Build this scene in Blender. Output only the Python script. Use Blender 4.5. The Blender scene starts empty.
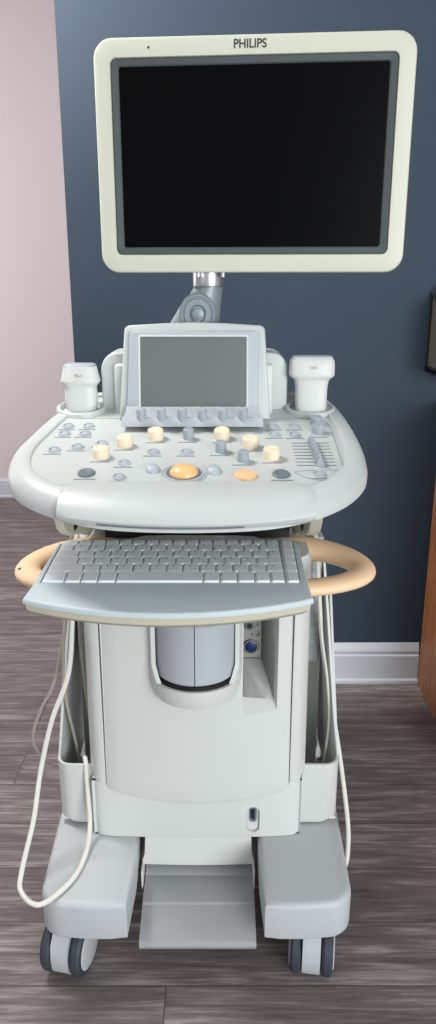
import bpy, bmesh, math, random
from mathutils import Vector, Matrix
random.seed(4)
PI = math.pi
S = bpy.context.scene
COL = S.collection
R = math.radians

# ---------------------------------------------------------------- materials
def lin(c):
    c = c / 255.0
    return c / 12.92 if c <= .04045 else ((c + .055) / 1.055) ** 2.4

def mat(name, rgb, rough=.45, metal=0., spec=.5, bump=0., bscale=400., var=0., vscale=6., coat=0., emit=None, es=0.):
    m = bpy.data.materials.new(name); m.use_nodes = True
    nt = m.node_tree; N = nt.nodes; L = nt.links
    b = N['Principled BSDF']
    col = (lin(rgb[0]), lin(rgb[1]), lin(rgb[2]), 1)
    b.inputs['Base Color'].default_value = col
    b.inputs['Roughness'].default_value = rough
    b.inputs['Metallic'].default_value = metal
    b.inputs['Specular IOR Level'].default_value = spec
    b.inputs['Coat Weight'].default_value = coat
    tc = N.new('ShaderNodeTexCoord')
    if var > 0:
        nz = N.new('ShaderNodeTexNoise'); nz.inputs['Scale'].default_value = vscale; nz.inputs['Detail'].default_value = 4
        L.new(tc.outputs['Object'], nz.inputs['Vector'])
        mx = N.new('ShaderNodeMix'); mx.data_type = 'RGBA'
        mx.inputs['A'].default_value = tuple(c * (1 - var) for c in col[:3]) + (1,)
        mx.inputs['B'].default_value = tuple(min(1, c * (1 + var)) for c in col[:3]) + (1,)
        L.new(nz.outputs['Fac'], mx.inputs['Factor']); L.new(mx.outputs['Result'], b.inputs['Base Color'])
    if bump > 0:
        nb = N.new('ShaderNodeTexNoise'); nb.inputs['Scale'].default_value = bscale; nb.inputs['Detail'].default_value = 2
        L.new(tc.outputs['Object'], nb.inputs['Vector'])
        bp = N.new('ShaderNodeBump'); bp.inputs['Strength'].default_value = bump; bp.inputs['Distance'].default_value = .001
        L.new(nb.outputs['Fac'], bp.inputs['Height']); L.new(bp.outputs['Normal'], b.inputs['Normal'])
    if emit:
        b.inputs['Emission Color'].default_value = (lin(emit[0]), lin(emit[1]), lin(emit[2]), 1)
        b.inputs['Emission Strength'].default_value = es
    return m

M = {}
M['white'] = mat('white_plastic', (203, 207, 203), .42, bump=.08, var=.02)
M['cream'] = mat('cream_plastic', (202, 205, 188), .5, bump=.06, var=.02)
M['shell'] = mat('console_plastic', (187, 193, 191), .38, bump=.06, var=.02)
M['lower'] = mat('warm_white_plastic', (190, 186, 168), .48, bump=.06, var=.02)
M['key'] = mat('key_plastic', (186, 198, 203), .5, bump=.05, var=.02)
M['keycap'] = mat('keycap_plastic_brightened', (224, 232, 236), .5, var=.01)  # colour lifted above the tray plastic to offset the console's shade on the keys
M['keygap'] = mat('key_gap_plastic', (206, 216, 220), .6, var=.02)
M['grey'] = mat('grey_plastic', (180, 185, 187), .5, bump=.1, var=.03)
M['grey2'] = mat('grey_tread_plastic', (150, 153, 154), .6, bump=.25, bscale=900, var=.03)
M['blue_grey'] = mat('blue_grey_plastic', (170, 177, 182), .42, bump=.05, var=.02)
M['knob_grey'] = mat('knob_grey', (152, 159, 167), .5, var=.03)
M['ring'] = mat('button_ring_grey', (168, 176, 182), .45, var=.02)
M['dark_button'] = mat('dark_button_grey', (104, 114, 122), .45, var=.02)
M['ivory'] = mat('ivory_plastic', (228, 212, 186), .5, var=.02)
M['orange'] = mat('orange_plastic', (232, 188, 142), .45, var=.02)
M['ball'] = mat('trackball_amber', (238, 184, 124), .25, var=.03, coat=.3)
M['handle'] = mat('tan_handle_rubber', (236, 202, 164), .55, bump=.1, var=.04, vscale=9)
M['bezel'] = mat('charcoal_bezel', (66, 75, 77), .5, var=.03)
M['screen'] = mat('black_screen_glass', (2, 2, 3), .3, spec=.08)
M['touch'] = mat('grey_touch_glass', (100, 107, 106), .3, spec=.5, var=.02)
M['metal'] = mat('brushed_metal', (205, 207, 210), .3, 1., bump=.05)
M['arm'] = mat('silver_grey_arm', (134, 144, 150), .45, .25, var=.03)
M['black'] = mat('black_plastic', (16, 16, 18), .5, var=.05)
M['tyre'] = mat('dark_rubber_tyre', (52, 58, 66), .6, var=.05)
M['legend'] = mat('legend_print', (124, 132, 138), .6)
M['logo'] = mat('logo_print', (44, 46, 48), .5)
M['cable'] = mat('cable_sleeve', (214, 214, 204), .5, var=.03)
M['cable2'] = mat('dim_cable_sleeve', (168, 160, 150), .6, var=.04)
M['jack'] = mat('jack_plate_grey', (150, 150, 146), .5, var=.04)
M['blue'] = mat('jack_blue', (24, 42, 92), .35)
M['paper'] = mat('white_paper', (235, 235, 230), .8)
M['smoke'] = mat('smoked_panel', (78, 76, 68), .35, var=.1, vscale=14)
M['navy'] = mat('navy_wall_paint', (41, 56, 72), .75, bump=.15, bscale=250, var=.03, vscale=2)
M['pale'] = mat('pale_wall_paint', (214, 203, 206), .85, bump=.1, bscale=250, var=.01)
M['trim'] = mat('white_trim_paint', (196, 201, 209), .45, var=.02)
M['ceiling'] = mat('ceiling_paint', (225, 225, 225), .9, bump=.1)

def wood_mat():
    m = bpy.data.materials.new('warm_brown_wood'); m.use_nodes = True
    N = m.node_tree.nodes; L = m.node_tree.links; b = N['Principled BSDF']
    tc = N.new('ShaderNodeTexCoord'); mp = N.new('ShaderNodeMapping'); mp.inputs['Scale'].default_value = (14, 14, 1.2)
    nz = N.new('ShaderNodeTexNoise'); nz.inputs['Scale'].default_value = 5; nz.inputs['Detail'].default_value = 8
    cr = N.new('ShaderNodeValToRGB')
    cr.color_ramp.elements[0].position = .3; cr.color_ramp.elements[0].color = (lin(138), lin(84), lin(48), 1)
    cr.color_ramp.elements[1].position = .75; cr.color_ramp.elements[1].color = (lin(188), lin(126), lin(80), 1)
    L.new(tc.outputs['Object'], mp.inputs['Vector']); L.new(mp.outputs['Vector'], nz.inputs['Vector'])
    L.new(nz.outputs['Fac'], cr.inputs['Fac']); L.new(cr.outputs['Color'], b.inputs['Base Color'])
    b.inputs['Roughness'].default_value = .5
    return m
M['wood'] = wood_mat()

def floor_mat():
    m = bpy.data.materials.new('grey_brown_vinyl_planks'); m.use_nodes = True
    N = m.node_tree.nodes; L = m.node_tree.links; b = N['Principled BSDF']
    tc = N.new('ShaderNodeTexCoord')
    br = N.new('ShaderNodeTexBrick'); br.offset = .37; br.offset_frequency = 2
    br.inputs['Scale'].default_value = 1; br.inputs['Brick Width'].default_value = 1.22; br.inputs['Row Height'].default_value = .15
    br.inputs['Mortar Size'].default_value = .0012; br.inputs['Mortar Smooth'].default_value = .3; br.inputs['Bias'].default_value = 0
    br.inputs['Color1'].default_value = (.35, .35, .35, 1); br.inputs['Color2'].default_value = (.65, .65, .65, 1); br.inputs['Mortar'].default_value = (.0, .0, .0, 1)
    L.new(tc.outputs['Object'], br.inputs['Vector'])
    # every plank gets its own stretch of grain
    ad = N.new('ShaderNodeVectorMath'); ad.operation = 'MULTIPLY_ADD'; ad.inputs[1].default_value = (7, 3, 0)
    L.new(br.outputs['Color'], ad.inputs[0]); L.new(tc.outputs['Object'], ad.inputs[2])
    mp = N.new('ShaderNodeMapping'); mp.inputs['Scale'].default_value = (2.2, 22, 1)
    L.new(ad.outputs[0], mp.inputs['Vector'])
    nz = N.new('ShaderNodeTexNoise'); nz.inputs['Scale'].default_value = 1.7; nz.inputs['Detail'].default_value = 9; nz.inputs['Roughness'].default_value = .68; nz.inputs['Distortion'].default_value = .5
    L.new(mp.outputs['Vector'], nz.inputs['Vector'])
    mp2 = N.new('ShaderNodeMapping'); mp2.inputs['Scale'].default_value = (5, 110, 1)
    L.new(ad.outputs[0], mp2.inputs['Vector'])
    n2 = N.new('ShaderNodeTexNoise'); n2.inputs['Scale'].default_value = 1.5; n2.inputs['Detail'].default_value = 5
    L.new(mp2.outputs['Vector'], n2.inputs['Vector'])
    a1 = N.new('ShaderNodeMath'); a1.operation = 'MULTIPLY_ADD'; a1.inputs[1].default_value = .35
    L.new(n2.outputs['Fac'], a1.inputs[0])
    a2 = N.new('ShaderNodeMath'); a2.operation = 'MULTIPLY'; a2.inputs[1].default_value = .65
    L.new(nz.outputs['Fac'], a2.inputs[0]); L.new(a2.outputs[0], a1.inputs[2])
    a3 = N.new('ShaderNodeMath'); a3.operation = 'MULTIPLY_ADD'; a3.inputs[1].default_value = .14
    L.new(br.outputs['Color'], a3.inputs[0]); L.new(a1.outputs[0], a3.inputs[2])
    cr = N.new('ShaderNodeValToRGB'); e = cr.color_ramp.elements
    e[0].position = .42; e[0].color = (lin(82), lin(75), lin(75), 1)
    e[1].position = .74; e[1].color = (lin(170), lin(163), lin(160), 1)
    k = e.new(.58); k.color = (lin(114), lin(105), lin(104), 1)
    L.new(a3.outputs[0], cr.inputs['Fac'])
    mx = N.new('ShaderNodeMix'); mx.data_type = 'RGBA'; mx.inputs['B'].default_value = (lin(62), lin(56), lin(56), 1)
    L.new(br.outputs['Fac'], mx.inputs['Factor']); L.new(cr.outputs['Color'], mx.inputs['A'])
    L.new(mx.outputs['Result'], b.inputs['Base Color'])
    b.inputs['Roughness'].default_value = .5; b.inputs['Specular IOR Level'].default_value = .35
    bp = N.new('ShaderNodeBump'); bp.inputs['Strength'].default_value = .25; bp.inputs['Distance'].default_value = .001
    L.new(a1.outputs[0], bp.inputs['Height']); L.new(bp.outputs['Normal'], b.inputs['Normal'])
    return m
M['floor'] = floor_mat()

# ---------------------------------------------------------------- mesh tools
SX = -.041          # the machine's middle plane
W = {}              # world origin of every object

class MB:
    def __init__(s): s.v = []; s.f = []
    def add(s, vs, fs):
        o = len(s.v); s.v += [tuple(p) for p in vs]; s.f += [tuple(i + o for i in f) for f in fs]; return s
    def box(s, x0, x1, y0, y1, z0, z1, bev=0.):
        if bev <= 0:
            return s.add([(x0,y0,z0),(x1,y0,z0),(x1,y1,z0),(x0,y1,z0),(x0,y0,z1),(x1,y0,z1),(x1,y1,z1),(x0,y1,z1)],
                         [(0,3,2,1),(4,5,6,7),(0,1,5,4),(1,2,6,5),(2,3,7,6),(3,0,4,7)])
        cx, cy = (x0+x1)/2, (y0+y1)/2
        P = [(cx+a, cy+b) for a, b in rrect(x1-x0, y1-y0, bev, 3)]
        return s.slab(P, z0, z1, bev*.6, bev*.6)
    def loft(s, rings, capa=True, capb=True, closed=True):
        n = len(rings[0]); o = len(s.v)
        for r in rings: s.v += [tuple(p) for p in r]
        for i in range(len(rings) - 1):
            for j in range(n if closed else n - 1):
                a = o + i*n + j; b = o + i*n + (j+1) % n
                s.f.append((a, b, b + n, a + n))
        if capa: s.f.append(tuple(o + j for j in reversed(range(n))))
        if capb: s.f.append(tuple(o + (len(rings)-1)*n + j for j in range(n)))
        return s
    def slab(s, P, w0, w1, b0=0., b1=0., T=None, seg=4):
        T = T or (lambda u, v, w: (u, v, w))
        prof = []
        if b0 > 0: prof += [(b0*(1-math.sin(a)), w0 + b0*(1-math.cos(a))) for a in [PI/2*i/seg for i in range(seg+1)]]
        else: prof.append((0, w0))
        if b1 > 0: prof += [(b1*(1-math.cos(a)), w1 - b1*(1-math.sin(a))) for a in [PI/2*i/seg for i in range(seg+1)]]
        else: prof.append((0, w1))
        return s.loft([[T(u, v, w) for u, v in offs(P, d)] for d, w in prof])
    def prof(s, P, prof, T=None, capa=True, capb=True):
        T = T or (lambda u, v, w: (u, v, w))
        return s.loft([[T(u, v, w) for u, v in offs(P, d)] for d, w in prof], capa, capb)
    def tube(s, pts, r, n=12, caps=True, r2=None):
        pts = [Vector(p) for p in pts]; m = len(pts); rings = []; up = None
        for i, p in enumerate(pts):
            t = (pts[min(i+1, m-1)] - pts[max(i-1, 0)]).normalized()
            if up is None:
                up = Vector((0,0,1)) if abs(t.z) < .9 else Vector((0,1,0))
            a = t.cross(up).normalized(); up = a.cross(t).normalized()
            ra = r[i] if isinstance(r, (list, tuple)) else r
            rings.append([p + a*ra*math.cos(q) + up*ra*math.sin(q) for q in [2*PI*k/n for k in range(n)]])
        return s.loft(rings, caps, caps)
    def lathe(s, c, prof, n=32, axis='z', sx=1., sy=1.):
        rings = []
        for r, h in prof:
            ring = []
            for k in range(n):
                a = 2*PI*k/n; u, v = r*sx*math.cos(a), r*sy*math.sin(a)
                if axis == 'z': q = (c[0]+u, c[1]+v, c[2]+h)
                elif axis == 'y': q = (c[0]+u, c[1]-h, c[2]+v)
                else: q = (c[0]+h, c[1]+u, c[2]+v)
                ring.append(q)
            rings.append(ring)
        return s.loft(rings)

def offs(P, d):
    if abs(d) < 1e-9: return list(P)
    n = len(P); out = []
    for i in range(n):
        a = Vector(P[i-1]); b = Vector(P[i]); c = Vector(P[(i+1) % n])
        e1 = (b-a); e2 = (c-b)
        if e1.length < 1e-9: e1 = e2
        if e2.length < 1e-9: e2 = e1
        e1 = e1.normalized(); e2 = e2.normalized()
        n1 = Vector((-e1.y, e1.x)); n2 = Vector((-e2.y, e2.x))
        m = n1 + n2
        m = m.normalized() if m.length > 1e-6 else n1
        k = max(.5, m.dot(n1))
        q = b + m*(d/k); out.append((q.x, q.y))
    return out

def rrect(w, h, r, n=6, cx=0, cy=0):
    out = []
    for sx, sy, a0 in ((1,1,0), (-1,1,PI/2), (-1,-1,PI), (1,-1,3*PI/2)):
        for i in range(n+1):
            a = a0 + PI/2*i/n
            out.append((cx + sx*(w/2-r) + r*math.cos(a), cy + sy*(h/2-r) + r*math.sin(a)))
    return out

def catmull(P, k=6, closed=True):
    n = len(P); out = []
    P = [Vector(p) for p in P]
    rng = range(n) if closed else range(n-1)
    for i in rng:
        if closed: p0, p1, p2, p3 = P[i-1], P[i], P[(i+1) % n], P[(i+2) % n]
        else: p0, p1, p2, p3 = P[max(i-1,0)], P[i], P[i+1], P[min(i+2,n-1)]
        for j in range(k):
            t = j/k
            q = .5*((2*p1) + (p2-p0)*t + (2*p0-5*p1+4*p2-p3)*t*t + (3*p1-p0-3*p2+p3)*t**3)
            out.append(tuple(q))
    if not closed: out.append(tuple(P[-1]))
    return out

def smooth_path(P, k=8): return catmull(P, k, False)

def finish(me, ang=35):
    bm = bmesh.new(); bm.from_mesh(me)
    bmesh.ops.remove_doubles(bm, verts=bm.verts, dist=1e-6)
    bmesh.ops.recalc_face_normals(bm, faces=bm.faces)
    bm.to_mesh(me); bm.free()
    for p in me.polygons: p.use_smooth = True
    me.set_sharp_from_angle(angle=R(ang))

def obj(name, B, m, parent=None, ang=35, origin=None, rot=None, shift=True):
    """B's points are machine coordinates when shift is on; origin = a point to build around."""
    vs = [Vector(p) for p in B.v]
    if shift: vs = [v + Vector((SX,0,0)) for v in vs]
    if origin is None:
        lo = Vector([min(v[i] for v in vs) for i in range(3)]); hi = Vector([max(v[i] for v in vs) for i in range(3)])
        o = Vector(((lo.x+hi.x)/2, (lo.y+hi.y)/2, lo.z))
    else: o = Vector(origin) + (Vector((SX,0,0)) if shift else Vector())
    me = bpy.data.meshes.new(name)
    me.from_pydata([tuple(v-o) for v in vs], [], B.f); me.update()
    finish(me, ang)
    me.materials.append(m)
    ob = bpy.data.objects.new(name, me); COL.objects.link(ob)
    W[ob.name] = o.copy()
    if parent:
        ob.parent = parent; ob.location = o - W[parent.name]
    else: ob.location = o
    return ob

def clone(src, p, parent=None, shift=True):
    c = src.copy(); COL.objects.link(c)
    o = Vector(p) + (Vector((SX,0,0)) if shift else Vector())
    W[c.name] = o.copy()
    if parent: c.parent = parent; c.location = o - W[parent.name]
    else: c.location = o
    return c

def clone_kids(src, dst):
    for ch in [o for o in COL.objects if o.parent == src]:
        d = ch.copy(); COL.objects.link(d); d.parent = dst
        W[d.name] = W[ch.name] - W[src.name] + W[dst.name]

def cut(ob, B, shift=True, solver='EXACT'):
    """boolean-subtract B from ob, baked into its mesh"""
    me = bpy.data.meshes.new('cutter'); off = (Vector((SX,0,0)) if shift else Vector()) - W[ob.name]
    me.from_pydata([tuple(Vector(p)+off) for p in B.v], [], B.f); me.update()
    bm = bmesh.new(); bm.from_mesh(me); bmesh.ops.recalc_face_normals(bm, faces=bm.faces); bm.to_mesh(me); bm.free()
    c = bpy.data.objects.new('cutter', me); COL.objects.link(c)
    c.matrix_world = ob.matrix_world.copy()
    par = ob.parent; loc = ob.location.copy(); ob.parent = None; ob.location = (0,0,0); c.location = (0,0,0)
    md = ob.modifiers.new('b', 'BOOLEAN'); md.operation = 'DIFFERENCE'; md.object = c; md.solver = solver
    bpy.context.view_layer.update()
    ev = ob.evaluated_get(bpy.context.evaluated_depsgraph_get())
    new = bpy.data.meshes.new_from_object(ev)
    ob.modifiers.clear(); ob.data = new
    for p in new.polygons: p.use_smooth = True
    new.set_sharp_from_angle(angle=R(30))
    ob.parent = par; ob.location = loc
    bpy.data.objects.remove(c); bpy.data.meshes.remove(me)

def hull(pts):
    bm = bmesh.new()
    for p in pts: bm.verts.new(p)
    bmesh.ops.convex_hull(bm, input=bm.verts)
    bm.verts.index_update(); B = MB()
    B.v = [tuple(v.co) for v in bm.verts]; B.f = [tuple(v.index for v in f.verts) for f in bm.faces]
    bm.free(); return B

def thing(name, loc, label, cat, group=None):
    o = bpy.data.objects.new(name, None); COL.objects.link(o); o.empty_display_size = .05
    o.location = loc; W[o.name] = Vector(loc); o['label'] = label; o['category'] = cat
    if group: o['group'] = group
    return o

def text(name, s, size, m, parent, p, rot, bold=0., sx=1., extr=.0003):
    cu = bpy.data.curves.new(name, 'FONT'); cu.body = s; cu.size = size; cu.extrude = extr; cu.offset = bold
    cu.align_x = 'CENTER'; cu.align_y = 'CENTER'
    t = bpy.data.objects.new(name, cu); COL.objects.link(t); bpy.context.view_layer.update()
    me = bpy.data.meshes.new_from_object(t.evaluated_get(bpy.context.evaluated_depsgraph_get()))
    bpy.data.objects.remove(t)
    me.materials.clear(); me.materials.append(m)
    o = bpy.data.objects.new(name, me); COL.objects.link(o)
    w = Vector(p) + Vector((SX,0,0)); W[o.name] = w
    o.parent = parent; o.location = w - W[parent.name]; o.rotation_euler = rot; o.scale = (sx,1,1)
    return o

# ---------------------------------------------------------------- room
def struct(name, B, m):
    o = obj(name, B, m, shift=False); o['kind'] = 'structure'; return o
XW = -.427                                     # end of the navy wall
struct('floor', MB().box(-3.2, 3.0, -3.0, 4.6, -.05, 0), M['floor'])
struct('ceiling', MB().box(-3.2, 3.0, -3.0, 4.6, 2.75, 2.8), M['ceiling'])
struct('wall_back', MB().box(XW, 3.0, 2.25, 2.37, 0, 2.75), M['navy'])
struct('wall_far', MB().box(-3.2, 3.0, 4.5, 4.6, 0, 2.75), M['pale'])
struct('wall_left', MB().box(-3.3, -3.2, -3.0, 4.6, 0, 2.75), M['pale'])
struct('wall_right', MB().box(3.0, 3.1, .9, 4.6, 0, 2.75), M['pale'])
def baseboard(name, x0, x1, y, h=.142, d=.016, left_end=False):
    P = [(0,0), (-d*1.5,0), (-d*1.5,h*.07), (-d*1.3,h*.10), (-d,h*.105), (-d,h*.70), (-d*.55,h*.73), (-d*.55,h*.76), (-d*.75,h*.79), (-d*.75,h*.83), (-d*.4,h*.90), (-d*.3,h*.97), (-d*.15,h), (0,h)]
    B = MB().loft([[(x, y+a, b) for a, b in P] for x in (x0, x1)])
    struct(name, B, M['trim'])
baseboard('baseboard_back', XW, .672, 2.25)
baseboard('baseboard_far', -3.2, 3.0, 4.5, .12)

# wooden cabinet by the wall on the right
cab = thing('wooden_cabinet', (.95, 1.98, 0), 'warm brown wooden cabinet against the navy wall, cut by the picture edge', 'cabinet')
obj('body', MB().box(.672, 1.25, 1.72, 2.232, .0, .93, .004), M['wood'], cab, shift=False)
obj('top', MB().box(.668, 1.265, 1.70, 2.236, .931, .955, .004), M['wood'], cab, shift=False)
for x0, x1, hx in ((.68, .958, .93), (.964, 1.243, .99)):
    d = obj('door', MB().box(x0, x1, 1.70, 1.718, .06, .925, .004), M['wood'], cab, shift=False)
    obj('handle', MB().tube([(hx,1.70,.52),(hx,1.675,.525),(hx,1.675,.62),(hx,1.70,.625)], .005), M['metal'], d, shift=False)

# file holder on the navy wall
fh = thing('wall_file_holder', (.78, 2.245, 1.05), 'black framed smoky wall file holder hanging on the navy wall above the cabinet', 'file holder')
FX = .617
def sidewall(x):
    B = MB(); B.box(x, x+.004, 2.115, 2.245, 1.058, 1.25); return B
for x in (FX+.004, FX+.274):
    p = obj('side_panel', sidewall(x), M['smoke'], fh, shift=False)
F = MB()
for x in (FX, FX+.272):
    F.box(x, x+.012, 2.236, 2.248, 1.045, 1.268); F.box(x, x+.012, 2.10, 2.248, 1.045, 1.058)
    F.box(x, x+.012, 2.10, 2.112, 1.045, 1.20); F.tube([(x+.006,2.106,1.20),(x+.006,2.24,1.262)], .006, 8)
F.box(FX, FX+.284, 2.10, 2.248, 1.04, 1.05)
F.box(FX, FX+.284, 2.10, 2.11, 1.045, 1.07)
obj('frame', F, M['black'], fh, shift=False)
obj('front_panel', MB().box(FX+.012, FX+.272, 2.104, 2.108, 1.07, 1.20), M['smoke'], fh, shift=False)
o = obj('paper_stack', MB().box(FX+.016, FX+.26, 2.20, 2.232, 1.051, 1.285, .0), M['paper'], shift=False)
o['label'] = 'white paper edge poking out over the top of the black wall file holder'; o['category'] = 'papers'

# ---------------------------------------------------------------- ultrasound machine
um = thing('ultrasound_machine', (SX, 1.5, 0), 'white wheeled ultrasound machine with big black monitor, control console and tan handle', 'ultrasound machine')

# base and body ---------------------------------------------------
obj('chassis', MB().box(-.215, .215, 1.33, 1.92, .10, .215, .02), M['grey'], um)
CB = MB()
lowerP = catmull([(0,1.268),(.10,1.270),(.18,1.274),(.206,1.284),(.212,1.31),(.212,1.60),(.206,1.86),(.18,1.90),(0,1.91),(-.18,1.90),(-.206,1.86),(-.206,1.60),(-.216,1.31),(-.210,1.284),(-.184,1.274),(-.10,1.270)], 6)
low = obj('lower_body', MB().slab(lowerP, .2005, .33, .0015, .004), M['white'], um)
# centre apron that drops between the feet
ap = [( -.110,1.2715),(-.05,1.2690),(0,1.2682),(.05,1.2690),(.110,1.2715),(.110,1.40),(-.110,1.40)]
obj('front_apron', MB().prof(ap, [(-.002,.133),(-.006,.137),(-.006,.147),(-.0015,.158),(.0005,.2035)]), M['white'], um)
# port in the lower body
cut(low, MB().slab(rrect(.026, .062, .0125, 8, .113, .243), -1.285, -1.20, T=lambda u,v,w: (u, -w, v)), solver='FAST')
pt = obj('service_port', MB().slab(rrect(.0245, .060, .012, 8, .113, .243), -1.286, -1.277, T=lambda u,v,w: (u, -w, v)), M['white'], um)
obj('socket', MB().slab(rrect(.015, .036, .007, 6, .113, .252), -1.277, -1.2755, T=lambda u,v,w: (u, -w, v)), M['dark_button'], pt)
obj('plug', MB().box(.110, .116, 1.268, 1.2755, .246, .266, .001), M['black'], pt)

# main tower: side flanks and a bulging front panel with a curved lower edge
def tower_ring(z, k=1.):
    # plan outline
    g = .002*math.sin(0)
    return catmull([(0,1.282),(.15,1.276),(.190,1.270),(.211,1.284),(.221,1.32),(.222,1.45),(.222,1.56),(.20,1.60),(0,1.60),(-.20,1.60),(-.222,1.56),(-.222,1.45),(-.221,1.32),(-.211,1.284),(-.190,1.270),(-.15,1.276)], 5)
TB = MB(); base = tower_ring(0)
rings = []
for z, ins in ((.316,.006),(.320,.001),(.33,0),(.60,0),(.80,0.0),(.815,.006)):
    ring = []
    for (x, y) in offs(base, ins):
        f = min(1, abs(x)/.2); zz = z if z > .5 else z + .012*(f**2)*1.0 + (.014 if abs(x) > .21 else 0)
        ring.append((x*(1 - .012*(z-.32)/.4), y, zz))
    rings.append(ring)
TB.loft(rings)
tower = obj('tower_body', TB, M['white'], um)

def front_y(x): return 1.268 - .020*(1 - (x/.184)**2) if abs(x) < .184 else 1.268
# front panel: solid with curved front
nx = 24; z0 = .297; PB = MB(); rows_ = []
zs = [0, .004, .010, .05, .12, .2, .3, .4, .5, .517]
for kz, dz in enumerate(zs):
    row = []
    for i in range(nx+1):
        x = -.1835 + .367*i/nx
        zb = z0 + .019*(abs(x)/.1835)**2.2
        z = zb + dz/.517*(.80 - zb)
        e = [.006,.0015,0][kz] if kz < 3 else 0
        ex = .004*max(0, 1-(.1835-abs(x))/.006) if abs(x) > .1775 else 0
        row.append((x*(1-.012*(z-.32)/.4), front_y(x) + e + ex, z))
    rows_.append(row)
n = nx+1
vs = [p for r in rows_ for p in r]; fs = []
for k in range(len(rows_)-1):
    for i in range(nx): fs.append((k*n+i, k*n+i+1, (k+1)*n+i+1, (k+1)*n+i))
back = [[(x, 1.42, z) for (x, y, z) in r] for r in rows_]
o_ = len(vs); vs += [p for r in back for p in r]
for k in range(len(rows_)-1):
    for i in range(nx): fs.append((o_+k*n+i, o_+(k+1)*n+i, o_+(k+1)*n+i+1, o_+k*n+i+1))
    fs.append((k*n, (k+1)*n, o_+(k+1)*n, o_+k*n)); fs.append((k*n+nx, o_+k*n+nx, o_+(k+1)*n+nx, (k+1)*n+nx))
K = len(rows_)-1
for i in range(nx):
    fs.append((i, o_+i, o_+i+1, i+1)); fs.append((K*n+i, K*n+i+1, o_+K*n+i+1, o_+K*n+i))
PB.add(vs, fs)
fp = obj('front_panel', PB, M['white'], um)
# hollow behind it so that the panel is a shell around the lift column, and the scooped jack recess
scoop = hull([(x, y, z) for x, y, zb in ((.088,1.20,.446),(.088,1.335,.578),(.127,1.335,.578),(.179,1.20,.446)) for z in (zb, .83)])
cut(fp, scoop); cut(tower, scoop)
cut(tower, MB().box(.0885, .1265, 1.2, 1.340, .580, .83))
for sx in (-1, 1):
    cut(tower, MB().box(min(sx*.1815,sx*.1848), max(sx*.1815,sx*.1848), 1.2, 1.282, .25, .79))
# lift column: cup and grey telescopic cover
def arcring(r, z, cy, n=40, sx=1.): return [(r*sx*math.cos(2*PI*k/n) - .001, cy + r*math.sin(2*PI*k/n), z) for k in range(n)]
CY = 1.275
cutB = MB().loft([arcring(.083, .570, CY), arcring(.083, .83, CY)]); cut(fp, cutB); cut(tower, cutB)
cup = MB().loft([arcring(.035, .528, CY+.012), arcring(.060, .534, CY+.006), arcring(.080, .549, CY), arcring(.088, .570, CY), arcring(.0905, .60, CY), arcring(.091, .80, CY),
                 arcring(.0835, .80, CY), arcring(.0835, .585, CY), arcring(.074, .573, CY), arcring(.02, .572, CY)])
# the front of the rim is cut low to show the cover
cupo = obj('column_cup', cup, M['white'], um)
cut(cupo, hull([(-.16,1.10,.62),(.16,1.10,.62),(-.16,1.10,.83),(.16,1.10,.83),(-.16,1.236,.83),(.16,1.236,.83),(-.16,1.236,.62),(.16,1.236,.62),(-.16,1.220,.588),(.16,1.220,.588),(-.16,1.10,.588),(.16,1.10,.588)]))
obj('gasket', MB().loft([arcring(.082, .576, CY), arcring(.082, .584, CY), arcring(.082,.593,CY)]), M['black'], um)
colm = MB()
for sgn in (-1, 1):
    def halfring(r, z):
        pts = []
        for k in range(21):
            a = PI/2 + sgn*(.012 + (PI-.024)*k/20)
            a = -PI/2 + sgn*(.010 + (PI-.02)*k/20)
            pts.append((-.001 + r*math.cos(a), CY + r*math.sin(a), z))
        return pts
    colm.loft([halfring(.074,.592), halfring(.079,.597), halfring(.0805,.70), halfring(.0805,.712), halfring(.077,.716), halfring(.069,.72), halfring(.0685,.744)])
obj('lift_column', colm, M['blue_grey'], um)
# jacks
jp = obj('jack_plate', MB().box(.0885, .1265, 1.3325, 1.337, .581, .78), M['jack'], um)
obj('jack', MB().lathe((.1065,1.3325,.606), [(.0165,0),(.0165,.002),(.0145,.004),(.0125,.004),(.0120,.001)], 28, 'y'), M['metal'], jp)
obj('jack_core', MB().lathe((.1065,1.331,.606), [(.0118,0),(.0118,.002),(.010,.003)], 24, 'y'), M['blue'], jp)
obj('jack', MB().lathe((.103,1.3325,.652), [(.0105,0),(.0105,.002),(.009,.003),(.0055,.003),(.005,.001)], 24, 'y'), M['dark_button'], jp)
obj('jack_core', MB().lathe((.103,1.331,.652), [(.005,0),(.005,.003)], 18, 'y'), M['black'], jp)
mk_ = MB()
for x, z, w, h in ((.119,.652,.005,.0016),(.119,.657,.0016,.006),(.108,.632,.0016,.006),(.118,.630,.006,.0016),(.121,.634,.0016,.008)):
    mk_.box(x-w/2, x+w/2, 1.3315, 1.3326, z-h/2, z+h/2)
obj('markings', mk_, M['logo'], jp)

# rear body
rb = obj('rear_body', MB().slab(rrect(.50, .44, .03, 6, 0, 1.73), .216, .80, .01, .02), M['white'], um)
for sx in (-1, 1):
    v = MB()
    v.box(min(sx*.232,sx*.262), max(sx*.232,sx*.262), 1.46, 1.512, .50, .79, .008)
    vo = obj('side_vent', v, M['grey'], um)
    g = MB()
    for k in range(9): g.box(min(sx*.236,sx*.256), max(sx*.236,sx*.256), 1.458, 1.462, .53+k*.026, .54+k*.026)
    obj('louvre', g, M['blue_grey'], vo)

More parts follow.
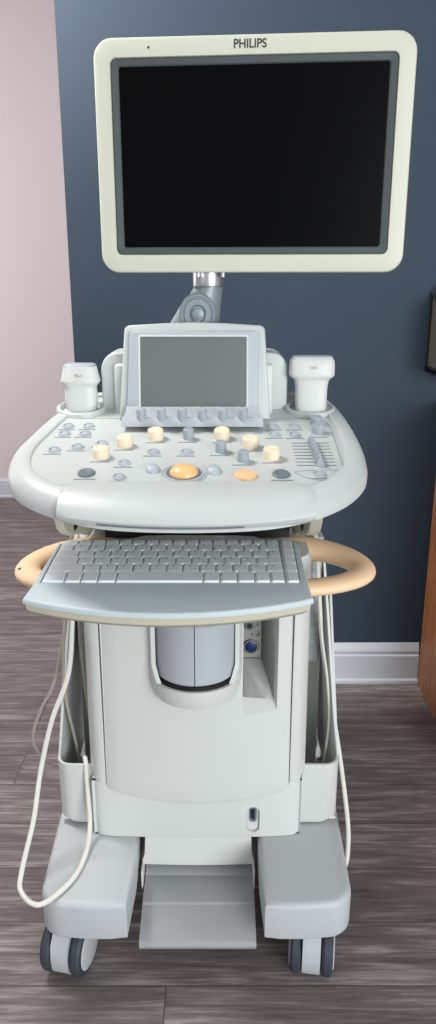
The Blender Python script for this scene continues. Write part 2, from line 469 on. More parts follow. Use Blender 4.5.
# storage bins with tall outer fins
def bin_(sx):
    B = MB(); th = .005
    X0, X1 = .214, .292
    # floor, front with rounded outer corner, back
    out = [(X0,1.303),(X1-.03,1.303)] + [(X1-.03+.03*math.sin(a), 1.333-.03*math.cos(a)) for a in [PI/2*i/6 for i in range(1,7)]] + [(X1,1.52)]
    inn = [(X1-th,1.52)] + [(X1-.03+(.03-th)*math.sin(a), 1.333-(.03-th)*math.cos(a)) for a in [PI/2*i/6 for i in range(6,0,-1)]] + [(X1-.03,1.303+th),(X0,1.303+th)]
    def zt(x, y):
        return .352 if y < 1.335 else .352 + min(1, (y-1.335)/.11)*.30
    P = out + inn
    n = len(P)
    lo = [(sx*(x - .010*(1)), y+.006, .206) for x, y in P]; lo2 = [(sx*x, y, .22) for x, y in P]
    hi = []
    for i, (x, y) in enumerate(P): hi.append((sx*x, y, zt(x, y)))
    B.loft([lo, lo2, hi], False, False)
    o = len(B.v) - n
    for i in range(n//2 - 1):
        B.f.append((o+i, o+i+1, o+n-2-i, o+n-1-i)); B.f.append((o-2*n+i, o-2*n+i+1, o-2*n+n-2-i, o-2*n+n-1-i))
    B.box(min(sx*.205,sx*(X1-.022)), max(sx*.205,sx*(X1-.022)), 1.50, 1.505, .22, .75)
    # tall fin carrying on backwards and leaning inwards a little
    pr = [(1.333,.352),(1.37,.47),(1.42,.64),(1.465,.755),(1.60,.765),(1.60,.22),(1.333,.22)]
    def lean(z): return -.030*max(0, (z-.352)/.45)
    B.loft([[(sx*(X1+lean(z)-.0002), y, z) for y, z in pr], [(sx*(X1+lean(z)-th), y, z) for y, z in pr]])
    B.box(min(sx*X0,sx*(X1-.003)), max(sx*X0,sx*(X1-.003)), 1.312, 1.50, .212, .218)
    return B
for sx in (-1, 1):
    b_ = obj('storage_bin', bin_(sx), M['white'], um)
    xa, xb = sorted((sx*.226, sx*.284))
    obj('bin_liner', MB().lathe((sx*.252,1.40,.219), [(.028,0),(.030,.006),(.026,.012),(.022,.012),(.020,.004)], 24, 'z', 1, 1.4), M['lower'], b_)

# feet
def foot(sx):
    r = .050
    P = [(.124,1.54),(.124,1.20),(.1285,1.098)]
    P += [(.16,1.094),(.20,1.094)]
    cx, cy = .295-r, 1.098+r
    P += [(cx + r*math.sin(a), cy - r*math.cos(a)) for a in [PI/2*i/7 for i in range(0,8)]]
    P += [(.299,1.30),(.301,1.40),(.299,1.54)]
    P = [(sx*x, y) for x, y in P]
    if sx < 0: P = P[::-1]
    B = MB().slab(P, .118, .200, .006, .012)
    o = obj('foot_pad', B, M['grey'], um, ang=50); return o
for sx in (-1, 1): foot(sx)

# footrest
prof = [(1.33,.122),(1.293,.121),(1.266,.114),(1.262,.111),(1.225,.109),(1.196,.107),(1.192,.104),(1.15,.097),(1.130,.092),(1.121,.087),(1.116,.079),(1.118,.072),(1.125,.070),(1.15,.073),(1.33,.090)]
B = MB()
def fx(y): return .1115 - .0
B.loft([[(x, y, z) for y, z in prof] for x in (-.1105,-.1085,.1125,.1145)])
obj('footrest', B, M['grey2'], um, ang=25)
for sx in (-1, 1):
    obj('footrest_bracket', MB().box(min(sx*.113,sx*.1165), max(sx*.113,sx*.1165), 1.235, 1.33, .098, .145, .001), M['white'], um)

# casters
def caster(cx, cy, yaw):
    Rw = .056
    ca = bpy.data.objects.new('caster', None); COL.objects.link(ca)
    w = Vector((cx+SX, cy, 0)); W[ca.name] = w; ca.parent = um; ca.location = w - W['ultrasound_machine']
    ca.rotation_euler = (0,0,yaw)
    def at(B, name, m, par):
        return obj(name, B, m, par, origin=(cx,cy,0) if par is ca else None)
    def wheel(x0, s):
        B = MB().lathe((cx+x0,cy,Rw), [(Rw-.013,-.011),(Rw-.004,-.010),(Rw,-.005),(Rw,.005),(Rw-.004,.010),(Rw-.013,.011)], 40, 'x')
        o = at(B, 'tyre', M['tyre'], ca)
        D = MB().lathe((cx+x0,cy,Rw), [(.010,s*.0145),(Rw-.016,s*.0135),(Rw-.0125,s*.0115),(Rw-.013,0)], 40, 'x')
        h = at(D, 'hub', M['grey'], ca)
    wheel(-.030, -1); wheel(.030, 1)
    B = MB()
    P = [(cy-.040,.02),(cy-.050,.035),(cy-.053,.06),(cy-.050,.09),(cy-.03,.117),(cy+.03,.117),(cy+.045,.08),(cy+.03,.03)]
    B.loft([[(cx+x, y, z) for y, z in P] for x in (-.017,.017)])
    at(B, 'caster_fork', M['grey'], ca)
    at(MB().lathe((cx,cy,.10), [(.012,0),(.012,.022)], 16), 'caster_stem', M['metal'], ca)
    return ca
caster(-.250, 1.150, R(-13)); caster(.226, 1.148, R(-9)); caster(-.24, 1.86, R(-12)); caster(.24, 1.86, R(8))
# rear base wings carrying the back casters
obj('rear_base', MB().slab(rrect(.59, .42, .05, 6, 0, 1.752), .118, .214, .006, .010), M['grey'], um)

# under-console structure ------------------------------------------
# yoke: side brackets from the console down to the handle
for sx in (-1, 1):
    # outline in the y-z plane, as a curved beige arm
    cxs = [(1.110,.945),(1.130,.918),(1.155,.902),(1.19,.888),(1.23,.876),(1.29,.858),(1.36,.830),(1.52,.83),(1.52,.985),(1.40,.985),(1.20,.965)]
    B = MB()
    xs = (.186, .188, .204, .206) if sx > 0 else (-.218, -.216, -.206, -.204)
    rr = []
    for k, x in enumerate(xs):
        d = .002 if k in (0, 3) else 0
        rr.append([(x, y, z) for y, z in offs(cxs, d)])
    B.loft(rr)
    obj('console_bracket', B, M['lower'], um)
    a, b = sorted(((.1855, .1835) if sx > 0 else (-.2035, -.2015)))
    obj('dark_liner', MB().box(a, b, 1.20, 1.50, .893, .935), M['black'], um)  # black plate added so the bracket's inner face looks dark
B = MB().box(-.181, .181, 1.385, 1.50, .76, .9);
obj('keyboard_slide', B, M['black'], um)
obj('slide_rail', MB().box(-.182, .182, 1.372, 1.384, .842, .847, .002), M['metal'], um)
obj('tray_housing', MB().box(-.12, .12, 1.16, 1.48, .757, .786, .008), M['lower'], um)
obj('tray_latch', MB().box(.036,.052,1.350,1.370,.838,.850,.002), M['metal'], um)
obj('column_head', MB().lathe((-.001,CY+.01,.744), [(.060,0),(.062,.006),(.060,.012)], 40), M['lower'], um)

# handle: racetrack loop round the keyboard
hp = [(0,1.168,.026,.0135),(.12,1.168,.026,.0135),(.21,1.182,.026,.0135),(.262,1.203,.026,.0135),(.293,1.232,.026,.0145),(.304,1.268,.026,.016),(.293,1.308,.028,.018),(.268,1.342,.032,.019),(.235,1.366,.036,.020),(.19,1.385,.040,.020),(.14,1.395,.040,.018),(0,1.40,.038,.016)]
full = hp + [(-x, y, a, b) for x, y, a, b in reversed(hp[1:-1])]
pts = catmull([Vector(p) for p in full], 5)
n = len(pts); rings = []
for i in range(n):
    p = Vector(pts[i][:2]); t = (Vector(pts[(i+1)%n][:2]) - Vector(pts[i-1][:2])).normalized(); nn = Vector((t.y, -t.x))
    a, b = pts[i][2], pts[i][3]
    rings.append([(p.x + nn.x*a*math.cos(q)*.92, p.y + nn.y*a*math.cos(q)*.92, .797 + b*math.sin(q)) for q in [2*PI*k/18 for k in range(18)]])
rings.append(rings[0])
ho = obj('handle', MB().loft(rings, False, False), M['handle'], um)
for sx in (-1,):
    obj('screw', MB().lathe((sx*.311, 1.238, .806), [(.0045,0),(.0045,.003),(.002,.004)], 14), M['logo'], ho)

# keyboard -----------------------------------------------------------
KS = .06
def KZ(y): return .82 + KS*(y-1.08)
kb_out = [(-.2565,1.30),(-.264,1.13),(-.268,1.082)] + [(x, 1.080 - .048*(1-((x+.038)/.229)**2)) for x in [-.24+.0315*i for i in range(0,14)]] + [(.192,1.082),(.190,1.13),(.190,1.295),(.184,1.312),(.135,1.316),(.112,1.338),(.08,1.344),(-.06,1.346),(-.10,1.342),(-.14,1.322),(-.245,1.316)]
TK = lambda u, v, w: (u, v, KZ(v) + w)
key_o = obj('keyboard', MB().slab(kb_out, -.009, 0, .0, .004, TK), M['key'], um, ang=40)
kb_low = offs(kb_out, .003)
obj('tray_underside', MB().prof(kb_low, [(.03,-.034),(.012,-.031),(.002,-.022),(0,-.0095)], TK), M['lower'], um, ang=40)
# recessed key bed
cut(key_o, MB().add(*(lambda P: ([TK(u,v,w) for w in (-.0045,.01) for u,v in P], [(0,3,2,1),(4,5,6,7),(0,1,5,4),(1,2,6,5),(2,3,7,6),(3,0,4,7)]))([(-.2535,1.1365),(.1775,1.1365),(.1815,1.3135),(-.2505,1.3135)])))
obj('key_bed', MB().add(*(lambda P: ([TK(u,v,w) for w in (-.0044,-.0030) for u,v in P], [(0,3,2,1),(4,5,6,7),(0,1,5,4),(1,2,6,5),(2,3,7,6),(3,0,4,7)]))([(-.253,1.137),(.1765,1.137),(.181,1.313),(-.250,1.313)])), M['keygap'], key_o)
rowsY = [1.312, 1.292, 1.265, 1.237, 1.207, 1.176, 1.139]
rows_x = [
 [-.245,-.218,-.193,-.168,-.143,-.119,-.094,-.069,-.044,-.019,.005,.030,.055,.080,.104,.129,.152],
 [-.247,-.223,-.194,-.166,-.138,-.110,-.082,-.054,-.025,.003,.031,.059,.087,.115,.152],
 [-.248,-.209,-.181,-.153,-.125,-.096,-.068,-.040,-.012,.017,.045,.073,.101,.130,.152],
 [-.250,-.205,-.177,-.148,-.120,-.091,-.063,-.034,-.006,.023,.051,.080,.108,.152],
 [-.250,-.191,-.162,-.134,-.105,-.077,-.048,-.020,.009,.037,.066,.094,.123,.152],
 [-.251,-.214,-.187,-.159,-.129,.016,.044,.073,.102,.128,.152]]
lg = MB()
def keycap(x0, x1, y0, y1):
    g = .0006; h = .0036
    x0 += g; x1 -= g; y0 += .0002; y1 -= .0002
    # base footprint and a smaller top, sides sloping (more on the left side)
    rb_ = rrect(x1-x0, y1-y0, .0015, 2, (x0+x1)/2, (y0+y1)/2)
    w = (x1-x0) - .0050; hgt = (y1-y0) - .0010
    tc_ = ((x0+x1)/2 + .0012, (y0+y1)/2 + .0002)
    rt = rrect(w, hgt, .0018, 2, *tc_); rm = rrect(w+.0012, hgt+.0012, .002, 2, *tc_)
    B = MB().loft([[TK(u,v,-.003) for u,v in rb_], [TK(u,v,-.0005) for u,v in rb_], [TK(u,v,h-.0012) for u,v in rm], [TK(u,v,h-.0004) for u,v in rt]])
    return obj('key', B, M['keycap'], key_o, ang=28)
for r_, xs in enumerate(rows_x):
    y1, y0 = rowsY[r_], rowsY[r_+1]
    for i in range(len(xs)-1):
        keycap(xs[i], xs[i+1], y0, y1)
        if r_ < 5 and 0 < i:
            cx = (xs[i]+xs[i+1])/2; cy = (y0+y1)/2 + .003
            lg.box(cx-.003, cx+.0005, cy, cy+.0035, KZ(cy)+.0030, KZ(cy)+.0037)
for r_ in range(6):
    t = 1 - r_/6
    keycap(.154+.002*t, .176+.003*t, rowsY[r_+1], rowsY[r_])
obj('key_lettering', lg, M['legend'], key_o)

# console --------------------------------------------------------------
CS = .18
def CZ(y): return .975 + CS*(y-1.05)
TC = lambda u, v, w: (u, v, CZ(v) + w)
cout = catmull([(0,1.052),(.10,1.059),(.165,1.078),(.212,1.106),(.253,1.145),(.286,1.20),(.300,1.262),(.303,1.345),(.298,1.45),(.281,1.55),(.25,1.60),(.15,1.62),(0,1.625),
  (-.15,1.62),(-.235,1.60),(-.268,1.54),(-.295,1.45),(-.312,1.361),(-.322,1.297),(-.317,1.232),(-.297,1.177),(-.262,1.133),(-.217,1.100),(-.165,1.073),(-.10,1.057)], 6)
sh = [(.0,-.036),(-.0005,-.026),(.002,-.016),(.008,-.007),(.018,-.0015),(.029,.0005),(.036,0),(.0380,-.0010),(.0395,-.0055)]
con = obj('control_console', MB().prof(cout, sh, TC), M['shell'], um, ang=30)
obj('console_lower_shell', MB().prof(cout, [(.16,-.078),(.10,-.066),(.058,-.056),(.032,-.048),(.012,-.041),(.0025,-.0365)], TC), M['lower'], um, ang=50)
# raised centre palm rest that wraps over the front edge
def palm():
    B = MB(); n = 40; rings = []
    xa, xb = -.205, .190
    for i in range(n+1):
        f = i/n; x = xa + (xb-xa)*f
        xc = (xa+xb)/2; q = (x-xc)/((xb-xa)/2)
        edge = max(0, (abs(q)-.86)/.14)
        yf = 1.046 + .030*(abs((x+.006)/.20))**2.2      # front nose
        yb = 1.153 - .030*edge**1.3                      # rear line sweeps down at the corners
        lift = .0028*(1-edge**4)
        P = [(yb+.004,-.010),(yb,-.0045+.003*(1-edge)),(yb-.012,.0005+lift*.6),(yf+.055,.001+lift),(yf+.030,-.001+lift),(yf+.012,-.008+lift*.6),(yf+.003,-.014),(yf,-.021),(yf+.003,-.029),(yf+.010,-.035),(yf+.022,-.038),(yf+.06,-.040),(yf+.06,-.02)]
        if edge > 0:
            c = (yf+.06, -.02); s = 1 - .05*edge**2
            P = [(c[0]+(a-c[0])*s, c[1]+(b-c[1])*s) for a, b in P]
        rings.append([TC(x, a, b) for a, b in P])
    return B.loft(rings)
palm_o = obj('palm_rest', palm(), M['shell'], um, ang=40)
obj('palm_slot', MB().tube([TC(x, 1.0445 + .030*(abs((x+.006)/.20))**2.2 + .0022, -.026) for x in [-.14+.01*i for i in range(0,23)]], .0016, 6), M['dark_button'], um)

tilt = (math.atan(CS), 0, 0)
top = -.0055
def put(src, x, y, par=con, first=False):
    z = CZ(y) + top
    if first:
        w = Vector((x+SX, y, z)); W[src.name] = w; src.parent = par; src.location = w - W[par.name]; src.rotation_euler = tilt; return src
    c = clone(src, (x, y, z), par); c.rotation_euler = tilt
    clone_kids(src, c); return c
def many(build, pts):
    f = build()
    put(f, *pts[0], first=True)
    for p in pts[1:]: put(f, *p)

def at0(name, B, m, par=con):
    return obj(name, B, m, par, origin=(0,0,0), shift=False)
def b_ring():
    B = MB().lathe((0,0,0), [(.0112,-.002),(.0112,.0012),(.0104,.0030),(.0090,.0034),(.0078,.0008),(.0068,.0008),(.0058,.0028),(.001,.0031)], 28, 'z', 1.0, 1.12)
    return at0('button', B, M['ring'])
rings_ = [(-.244,1.404),(-.205,1.405),(-.244,1.366),(-.206,1.366),(-.248,1.288),(-.209,1.303),(-.168,1.318),(-.118,1.233),(-.120,1.177),(-.072,1.280),(-.014,1.280),(.146,1.402),(.186,1.402),(.145,1.361),(.183,1.361),(.208,1.189)]
many(b_ring, rings_)
many(lambda: at0('dark_button', MB().lathe((0,0,0), [(.0150,-.002),(.0150,.0012),(.0125,.004),(.009,.0045),(.006,.003),(.001,.003)], 28, 'z', 1, 1.1), M['dark_button']), [(-.176,1.192),(.145,1.188)])
def knob(r, h, name, m, cap=True):
    B = MB().lathe((0,0,0), [(r*.98,-.001),(r,.001),(r*1.0,h*.8),(r*.94,h*.95),(r*.82,h),(r*.62,h),(r*.52,h-.0018),(r*.02,h-.0018)], 32)
    return at0(name, B, m)
iv = [(-.161,1.260),(-.126,1.311),(-.073,1.345),(.048,1.346),(.099,1.306),(.133,1.256)]
many(lambda: knob(.0145,.0185,'rotary_knob',M['ivory']), iv)
gk = [(-.013,1.344),(.046,1.284),(.084,1.244)]
many(lambda: knob(.0098,.0195,'small_knob',M['knob_grey']), gk)
many(lambda: knob(.0115,.0165,'small_knob',M['knob_grey']), [(.229,1.416),(.228,1.374)])
many(lambda: at0('dome_button', MB().lathe((0,0,0), [(.0130,-.001),(.0130,.001),(.0115,.005),(.0085,.0078),(.005,.009),(.001,.0094)], 28, 'z', 1, 1.25), M['ring']), [(-.068,1.206),(.034,1.201)])
many(lambda: at0('orange_button', MB().lathe((0,0,0), [(.0195,-.001),(.0195,.0015),(.018,.004),(.014,.005),(.001,.0048)], 32, 'z', 1, 1), M['orange']), [(.086,1.183)])
# trackball
tb = at0('trackball_collar', MB().lathe((0,0,0), [(.0385,-.001),(.0385,.0012),(.0365,.002),(.0350,.0006),(.0340,.0006),(.0325,.0030),(.0300,.0030),(.0290,.0012),(.002,.0010)], 48), M['ring'])
put(tb, -.015, 1.190, first=True)
Bb = MB().lathe((0,0,0), [(.0238*math.cos(a), .0025+.0140*math.sin(a)) for a in [PI/2*i/10 for i in range(0,10)]] + [(.0006,.0165)], 40)
bo = obj('trackball', Bb, M['ball'], con, origin=(0,0,0), shift=False); W[bo.name] = W[tb.name].copy(); bo.location = tb.location; bo.rotation_euler = tilt
bg_ = obj('trackball_gap', MB().lathe((0,0,.0012), [(.0300,0),(.0300,.0012),(.001,.0006)], 36), M['dark_button'], con, origin=(0,0,0), shift=False); bg_.location = tb.location; bg_.rotation_euler = tilt
# slide controls
sl = MB()
for i in range(8):
    y = 1.322 - .0140*i
    sl.loft([[TC(a, b, w) for a, b, w in ((x,y-.0013,top-.001),(x,y+.0013,top-.001),(x,y+.0013,top+.0005),(x,y-.0013,top+.0005))] for x in (.174,.241)])
obj('slider_slots', sl, M['dark_button'], con)
def cap():
    P = [(-.0065,0),(-.0045,.011),(-.001,.0150),(.0025,.0150),(.006,.008),(.008,0)]
    B = MB().loft([[(a, s, b - (.002 if abs(s) > .005 else 0)) for a, b in P] for s in (-.0058,-.004,.004,.0058)])
    return at0('slider_cap', B, M['knob_grey'])
many(cap, [(.209+.0006*i, 1.3215-.0140*i) for i in range(8)])
# engraved line round the sliders and the little panel below them
ol = smooth_path([Vector(p) for p in [(.214,1.440),(.236,1.442),(.250,1.425),(.2545,1.39),(.2535,1.30),(.250,1.215),(.243,1.190),(.226,1.172),(.205,1.166),(.184,1.176),(.170,1.192),(.172,1.200),(.20,1.2045),(.245,1.2045)]], 5)
obj('slider_outline', MB().tube([TC(p[0], p[1], top+.0002) for p in ol], .0011, 6), M['knob_grey'], con)
# printed legend dashes under the controls
ld = MB()
def dash(x, y, w):
    ld.loft([[TC(a, b, c) for a, b, c in ((xx,y-.0019,top-.0005),(xx,y+.0019,top-.0005),(xx,y+.0019,top+.0004),(xx,y-.0019,top+.0004))] for xx in (x-w/2, x+w/2)])
for x, y in rings_: dash(x-.001, y-.0165, .032)
for x, y in iv: dash(x, y-.0215, .034)
for x, y in gk: dash(x-.002, y-.0185, .034)
for x, y in ((-.176,1.192),(.145,1.188),(.086,1.183)): dash(x, y-.0225 if x != .086 else y-.026, .036)
dash(.228, 1.350, .03)
obj('legend_lettering', ld, M['legend'], con)
# recessed rear edge line
obj('deck_seam', MB().tube([TC(x, 1.446, top+.0002) for x in (-.235,-.20,-.15)], .0009, 6).tube([TC(x, 1.446, top+.0002) for x in (.150,.19,.235)], .0009, 6), M['knob_grey'], con)

# probe holders: cups let into the rear corners
HP = ((-.233,1.492), (.226,1.492))
for hx, hy in HP:
    z = CZ(hy)
    B = MB(); prf = [(.030,-.05),(.049,-.045),(.0505,-.004),(.0495,.0035),(.0465,.0055),(.0430,.0045),(.0415,.0),(.0405,-.030),(.0395,-.0300),(.002,-.0300)]
    B.lathe((hx,hy,z-.001), prf, 40, 'z', 1.0, .92)
    # follow the slope of the deck
    B.v = [(a, b, c + CS*(b-hy)) for a, b, c in B.v]
    obj('probe_holder', B, M['shell'], um)
# back deck behind the touch screen
# rear supports (two rounded wings)
def wing(x0, x1, y0, y1, z0, z1, r, name='rear_wing'):
    # rounded on the outer top corner
    sgn = 1 if x1 > 0 else -1
    xi, xo = (x0, x1) if sgn > 0 else (x1, x0)
    P = [(xi,z0),(xi,z1)] + [(xo - sgn*r + sgn*r*math.sin(a), z1 - r*1.1 + r*1.1*math.cos(a)) for a in [PI/2*i/6 for i in range(7)]] + [(xo,z0)]
    if sgn > 0: P = P[::-1]
    return MB().slab(P, -y1, -y0, .004, .005, lambda u,v,w: (u, -w, v))
for sx in (-1, 1):
    a = (.095, .180) if sx > 0 else (-.192, -.105)
    obj('rear_wing', wing(*a, 1.50, 1.60, 1.035, 1.163, .032), M['shell'], um)
    a = (.10, .150) if sx > 0 else (-.163, -.115)
    obj('rear_wing_inner', wing(*a, 1.478, 1.4985, 1.035, 1.142, .006), M['white'], um)

# touch screen -----------------------------------------------------------
def TT(u, v, w):      # u across, v up the face, w out of the face
    a = R(12)
    return (u - .004, 1.437 + v*math.sin(a) - w*math.cos(a), 1.0405 + v*math.cos(a) + w*math.sin(a))
Hh = .181
P = [(-.147,0),(.147,0)] + [(.136-.012+.012*math.cos(a), Hh-.012+.012*math.sin(a)) for a in [PI/2*i/5 for i in range(6)]] + [(.06,Hh+.004),(0,Hh+.0055),(-.06,Hh+.004)] + [(-.136+.012-.012*math.sin(a), Hh-.012+.012*math.cos(a)) for a in [PI/2*i/5 for i in range(6)]]
ts = obj('touch_screen_housing', MB().slab(P, -.045, 0, .010, .005, TT), M['shell'], um, ang=40)
FP = [(-.131,-.004),(.122,-.004)] + [(.124-.008+.008*math.cos(a), .168-.008+.008*math.sin(a)) for a in [PI/2*i/5 for i in range(6)]] + [(-.124+.008-.008*math.sin(a), .168-.008+.008*math.cos(a)) for a in [PI/2*i/5 for i in range(6)]]
tf = obj('touch_screen_face', MB().slab(FP, .0002, .0125, .0, .003, TT), M['blue_grey'], ts, ang=40)
# knob shelf, flaring forward
sp = [(-.006,.012),(.026,.012),(.014,.020),(.006,.036),(.002,.055),(-.004,.058),(-.015,.0585)]
obj('knob_shelf', MB().loft([[TT(x*(1+.03*(w-.012)/.04), v, w) for v, w in sp] for x in (-.131,-.129,.123,.125)]), M['blue_grey'], ts, ang=30)
bz = rrect(.208, .137, .004, 4, -.002, .0905)
obj('screen_rim', MB().prof(bz, [(-.0015,.0126),(-.0005,.0140),(.001,.0140),(.0025,.0131),(.004,.0130)], TT, False, False), M['white'], ts)
obj('touch_screen', MB().slab(rrect(.2045, .1335, .003, 4, -.002, .0905), .0126, .0133, 0, 0, TT), M['touch'], ts)
f = None
for i in range(6):
    u = -.0985 + .0381*i
    c = TT(u, -.002, .050)
    B = MB().lathe((0,0,0), [(.0088,-.006),(.0094,0),(.0090,.0205),(.0082,.0230),(.0065,.0238),(.001,.0240)], 24)
    if f is None:
        f = obj('function_knob', B, M['knob_grey'], ts, origin=(0,0,0), shift=False)
        w = Vector(c) + Vector((SX,0,0)); W[f.name] = w; f.location = w - W[ts.name]; f.rotation_euler = (R(14),0,0)
    else:
        g = clone(f, c, ts); g.rotation_euler = (R(14),0,0)

# monitor arm --------------------------------------------------------------
ax, ay = .022, 1.54
obj('arm_collar', MB().lathe((ax,ay,1.288), [(.030,0),(.0305,.002),(.0305,.026),(.028,.028),(.024,.028),(.024,.045)], 40), M['metal'], um)
cl = MB()
for x in (ax-.020, ax+.028): cl.box(x-.003, x+.003, ay-.038, ay-.020, 1.305, 1.322, .001)
obj('collar_tab', cl, M['metal'], um)
ab = MB(); rr = []
for t, cx, rx, ry in ((1.2875,.022,.029,.030),(1.27,.016,.033,.032),(1.25,.006,.041,.034),(1.22,-.005,.049,.036),(1.19,-.009,.050,.036),(1.12,-.006,.040,.036),(1.03,-.006,.040,.040)):
    rr.append([(cx + rx*math.cos(a), ay+.01 + ry*math.sin(a), t) for a in [2*PI*k/32 for k in range(32)]])
arm = obj('monitor_arm', MB().loft(rr), M['arm'], um)
jb = MB().lathe((.001, ay-.016, 1.236), [(.0365,0),(.0360,.011),(.0330,.0140),(.0305,.0140),(.0295,.0110),(.0275,.0110),(.0260,.0140),(.016,.0140),(.014,.009),(.001,.009)], 40, 'y', 1, 1.12)
jo = obj('arm_joint', jb, M['arm'], arm)
obj('joint_bolt', MB().lathe((.001, ay-.025, 1.236), [(.0125,0),(.0125,.006),(.010,.007),(.001,.007)], 6, 'y'), M['arm'], arm)

# monitor ------------------------------------------------------------------
yaw = math.atan2(1.318-1.362, .512)
mc = Vector((.1008, 1.470, 1.5095))
KM = 1.097
def TM(u, v, w):       # w towards the viewer
    c, s = math.cos(yaw), math.sin(yaw); u *= KM; v *= KM
    return (mc.x + u*c + w*s, mc.y + u*s - w*c, mc.z + v)
OW, OH = .5135, .3575
ocut = lambda k=0.: rrect(OW-2*k, OH-2*k, max(.004,.030-k), 7)
inner = rrect(.461, .301, .010, 7)
MBm = MB()
rg = []
def ring(P, w): rg.append([TM(u, v, w) for u, v in P])
ring(rrect(.30,.19,.03,7), -.058); ring(rrect(.36,.24,.03,7), -.056); ring(rrect(.46,.31,.03,7), -.036)
ring(ocut(.004), -.030); ring(ocut(0), -.026); ring(ocut(0), -.005); ring(ocut(.0015), -.0015); ring(ocut(.005), 0)
ring(inner, 0); ring(rrect(.4595,.2995,.010,7), -.0015); ring(rrect(.459,.299,.010,7), -.008)
MBm.loft(rg)
mon = obj('monitor', MBm, M['cream'], um, ang=30)
P2 = rrect(.4575, .2975, .009, 7)
scr = rrect(.4325, .2745, .004, 7)
B = MB().loft([[TM(u,v,w) for u,v in PP] for PP, w in ((P2,-.008),(P2,-.0025),(rrect(.455,.295,.009,7),-.0012),(rrect(.436,.278,.005,7),-.0030),(scr,-.0052))], True, True)
obj('bezel', B, M['bezel'], mon, ang=30)
obj('screen', MB().slab(scr, -.0060, -.0048, 0, 0, TM), M['screen'], mon)
obj('indicator_light', MB().lathe(TM(-.166, .163, 0), [(.0022,-.001),(.0022,.0004),(.001,.0006)], 12, 'y'), M['logo'], mon)
text('logo', 'PHILIPS', .0195, M['logo'], mon, TM(-.004, .1645, .0004), (PI/2, 0, yaw), .0003, .93)
# swivel mount behind the screen, standing on the collar
obj('monitor_mount', MB().box(ax-.024, ax+.024, ay-.022, ay+.022, 1.334, 1.50, .008), M['metal'], um)

# cables that belong to the cart ---------------------------------------------
def cable(pts, r, m, par=um, name='cable'):
    return obj(name, MB().tube([tuple(p) for p in smooth_path([Vector(p) for p in pts], 8)], r, 10), m, par)
cable([(-.24,1.42,.84),(-.262,1.40,.72),(-.275,1.37,.60),(-.300,1.37,.50),(-.335,1.38,.43),(-.362,1.40,.35),(-.36,1.44,.28),(-.335,1.47,.23),(-.28,1.49,.219)], .0032, M['cable2'])
cable([(-.245,1.38,.84),(-.252,1.36,.72),(-.268,1.345,.60),(-.272,1.35,.48),(-.262,1.37,.36),(-.25,1.38,.235)], .0032, M['cable2'])
cable([(-.236,1.40,.84),(-.240,1.385,.72),(-.242,1.38,.60),(-.236,1.375,.50),(-.228,1.37,.38),(-.236,1.38,.24)], .0030, M['cable2'])
cable([(.236,1.45,.86),(.246,1.42,.72),(.256,1.40,.60),(.270,1.385,.50),(.276,1.375,.40),(.266,1.38,.28),(.255,1.40,.23)], .0026, M['cable'])

# ---------------------------------------------------------------- probes
def se(w, d, z, cx, cy, n=40, e=3.2, dx=0, dy=0):
    out = []
    for k in range(n):
        a = 2*PI*k/n; c, s = math.cos(a), math.sin(a)
        out.append((cx+dx + w/2*math.copysign(abs(c)**(2/e), c), cy+dy + d/2*math.copysign(abs(s)**(2/e), s), z))
    return out
def dense(prof, k=4):
    return catmull([Vector(p) for p in prof], k, False)
# left: curvy body
zb = CZ(1.492)
pl = thing('ultrasound_probe', (-.233+SX, 1.492, zb-.029), 'white ultrasound probe with narrow flared head and wavy grip in the left console holder', 'ultrasound probe')
def probe(root, hx, prof, e=3.2):
    B = MB().loft([se(w, d, z, hx, 1.492, e=e) for z, w, d in dense(prof)])
    b = obj('housing', B, M['white'], root, ang=40)
    return b
zt = 1.144
bl = probe(pl, -.232, [(1.022,.036,.030),(1.035,.048,.040),(1.046,.055,.044),(1.060,.062,.046),(1.072,.0645,.046),(1.082,.0640,.045),(1.092,.062,.044),(1.099,.063,.044),(1.103,.070,.048),(1.108,.0765,.052),(1.113,.0755,.051),(1.124,.070,.046),(1.134,.066,.042),(1.138,.064,.040)])
obj('lens', MB().loft([se(w, d, z, -.232, 1.492, e=4) for z, w, d in ((1.1378,.063,.039),(1.141,.061,.035),(1.143,.054,.027))]), M['knob_grey'], pl)
text('lettering', 'C5-1', .0072, M['logo'], pl, (-.232, 1.492-.0250, 1.121), (R(78),0,0), .0)
prr = thing('ultrasound_probe', (.226+SX, 1.492, zb-.029), 'white T-shaped ultrasound probe with wide blocky head in the right console holder', 'ultrasound probe')
probe(prr, .2265, [(1.022,.042,.034),(1.035,.054,.044),(1.046,.0600,.048),(1.075,.0625,.047),(1.095,.0635,.046),(1.106,.066,.046),(1.112,.070,.047),(1.1155,.078,.050),(1.119,.087,.053),(1.124,.089,.054),(1.138,.089,.051),(1.148,.087,.046),(1.152,.084,.042)], 3.8)
obj('lens', MB().loft([se(w, d, z, .2265, 1.492, e=5) for z, w, d in ((1.1515,.080,.040),(1.156,.079,.036),(1.158,.074,.028))]), M['key'], prr)
text('lettering', 'L9-3', .0072, M['knob_grey'], prr, (.228, 1.492-.0280, 1.137), (R(78),0,0), .0)
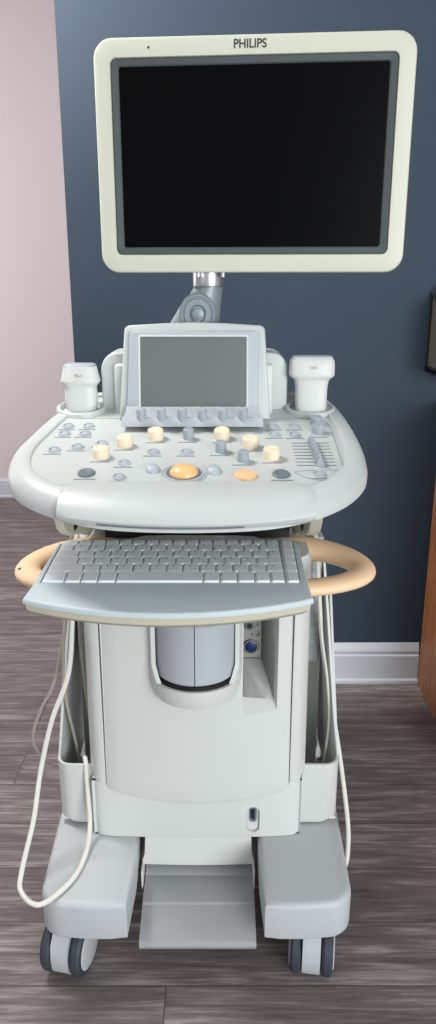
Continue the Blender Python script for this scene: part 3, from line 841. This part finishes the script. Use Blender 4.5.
# probe cables
cable([(-.233,1.492,1.03),(-.24,1.50,.93),(-.238,1.42,.84),(-.238,1.33,.76),(-.241,1.31,.663),(-.253,1.30,.56),(-.286,1.28,.472),(-.308,1.25,.378),(-.316,1.20,.302),(-.331,1.150,.232),(-.327,1.118,.209),(-.286,1.090,.2062),(-.241,1.143,.2062),(-.224,1.205,.2075),(-.221,1.262,.228),(-.225,1.285,.284),(-.228,1.296,.325),(-.230,1.306,.358),(-.236,1.325,.352),(-.242,1.345,.31),(-.245,1.37,.24)], .0048, M['cable'], pl)
cable([(.226,1.492,1.03),(.235,1.50,.93),(.240,1.46,.82),(.251,1.43,.685),(.263,1.43,.56),(.284,1.41,.437),(.302,1.36,.322),(.313,1.30,.218),(.311,1.27,.172),(.307,1.265,.135),(.31,1.32,.10),(.31,1.42,.08)], .0048, M['cable'], prr)

# ---------------------------------------------------------------- camera
H = 1.3; T = R(17.3)
cam = bpy.data.cameras.new('camera'); co = bpy.data.objects.new('camera', cam); COL.objects.link(co)
co.location = (0,0,H); co.rotation_euler = (PI/2 - T, 0, 0)
cam.sensor_fit = 'VERTICAL'; cam.sensor_height = 24; cam.lens = 24*745/1024; cam.clip_start = .02
S.camera = co

# ---------------------------------------------------------------- light
def area(name, loc, target, sx, sy, power, col):
    l = bpy.data.lights.new(name, 'AREA'); l.shape = 'RECTANGLE'; l.size = sx; l.size_y = sy; l.energy = power; l.color = col
    o = bpy.data.objects.new(name, l); COL.objects.link(o); o.location = loc
    o.rotation_euler = (Vector(target)-Vector(loc)).to_track_quat('-Z', 'Y').to_euler(); return o
area('window_light_right', (1.9, -2.2, 1.35), (0, 1.3, .8), 2.0, 1.8, 140, (.95,.98,1))
area('window_light_front', (-2.4, -1.6, 1.7), (-.2, 2.0, 1.0), 1.6, 1.5, 10, (.93,.97,1))
area('wall_fill_light', (-1.0, 1.65, 2.45), (-.5, 2.25, 1.6), .5, .5, 46, (1,.98,.95))  # added fill without a fixture, brightens the upper left of the navy wall
area('window_light_far_room', (-2.9, 3.4, 1.6), (-.6, 4.5, 1.0), 1.0, 1.6, 28, (1,.95,.97))
w = bpy.data.worlds.new('daylight'); S.world = w; w.use_nodes = True
bg = w.node_tree.nodes['Background']; bg.inputs['Color'].default_value = (.92,.96,1,1); bg.inputs['Strength'].default_value = .52
S.view_settings.view_transform = 'Standard'; S.view_settings.look = 'None'; S.view_settings.exposure = 0; S.view_settings.gamma = 1
S.view_settings.use_curve_mapping = False
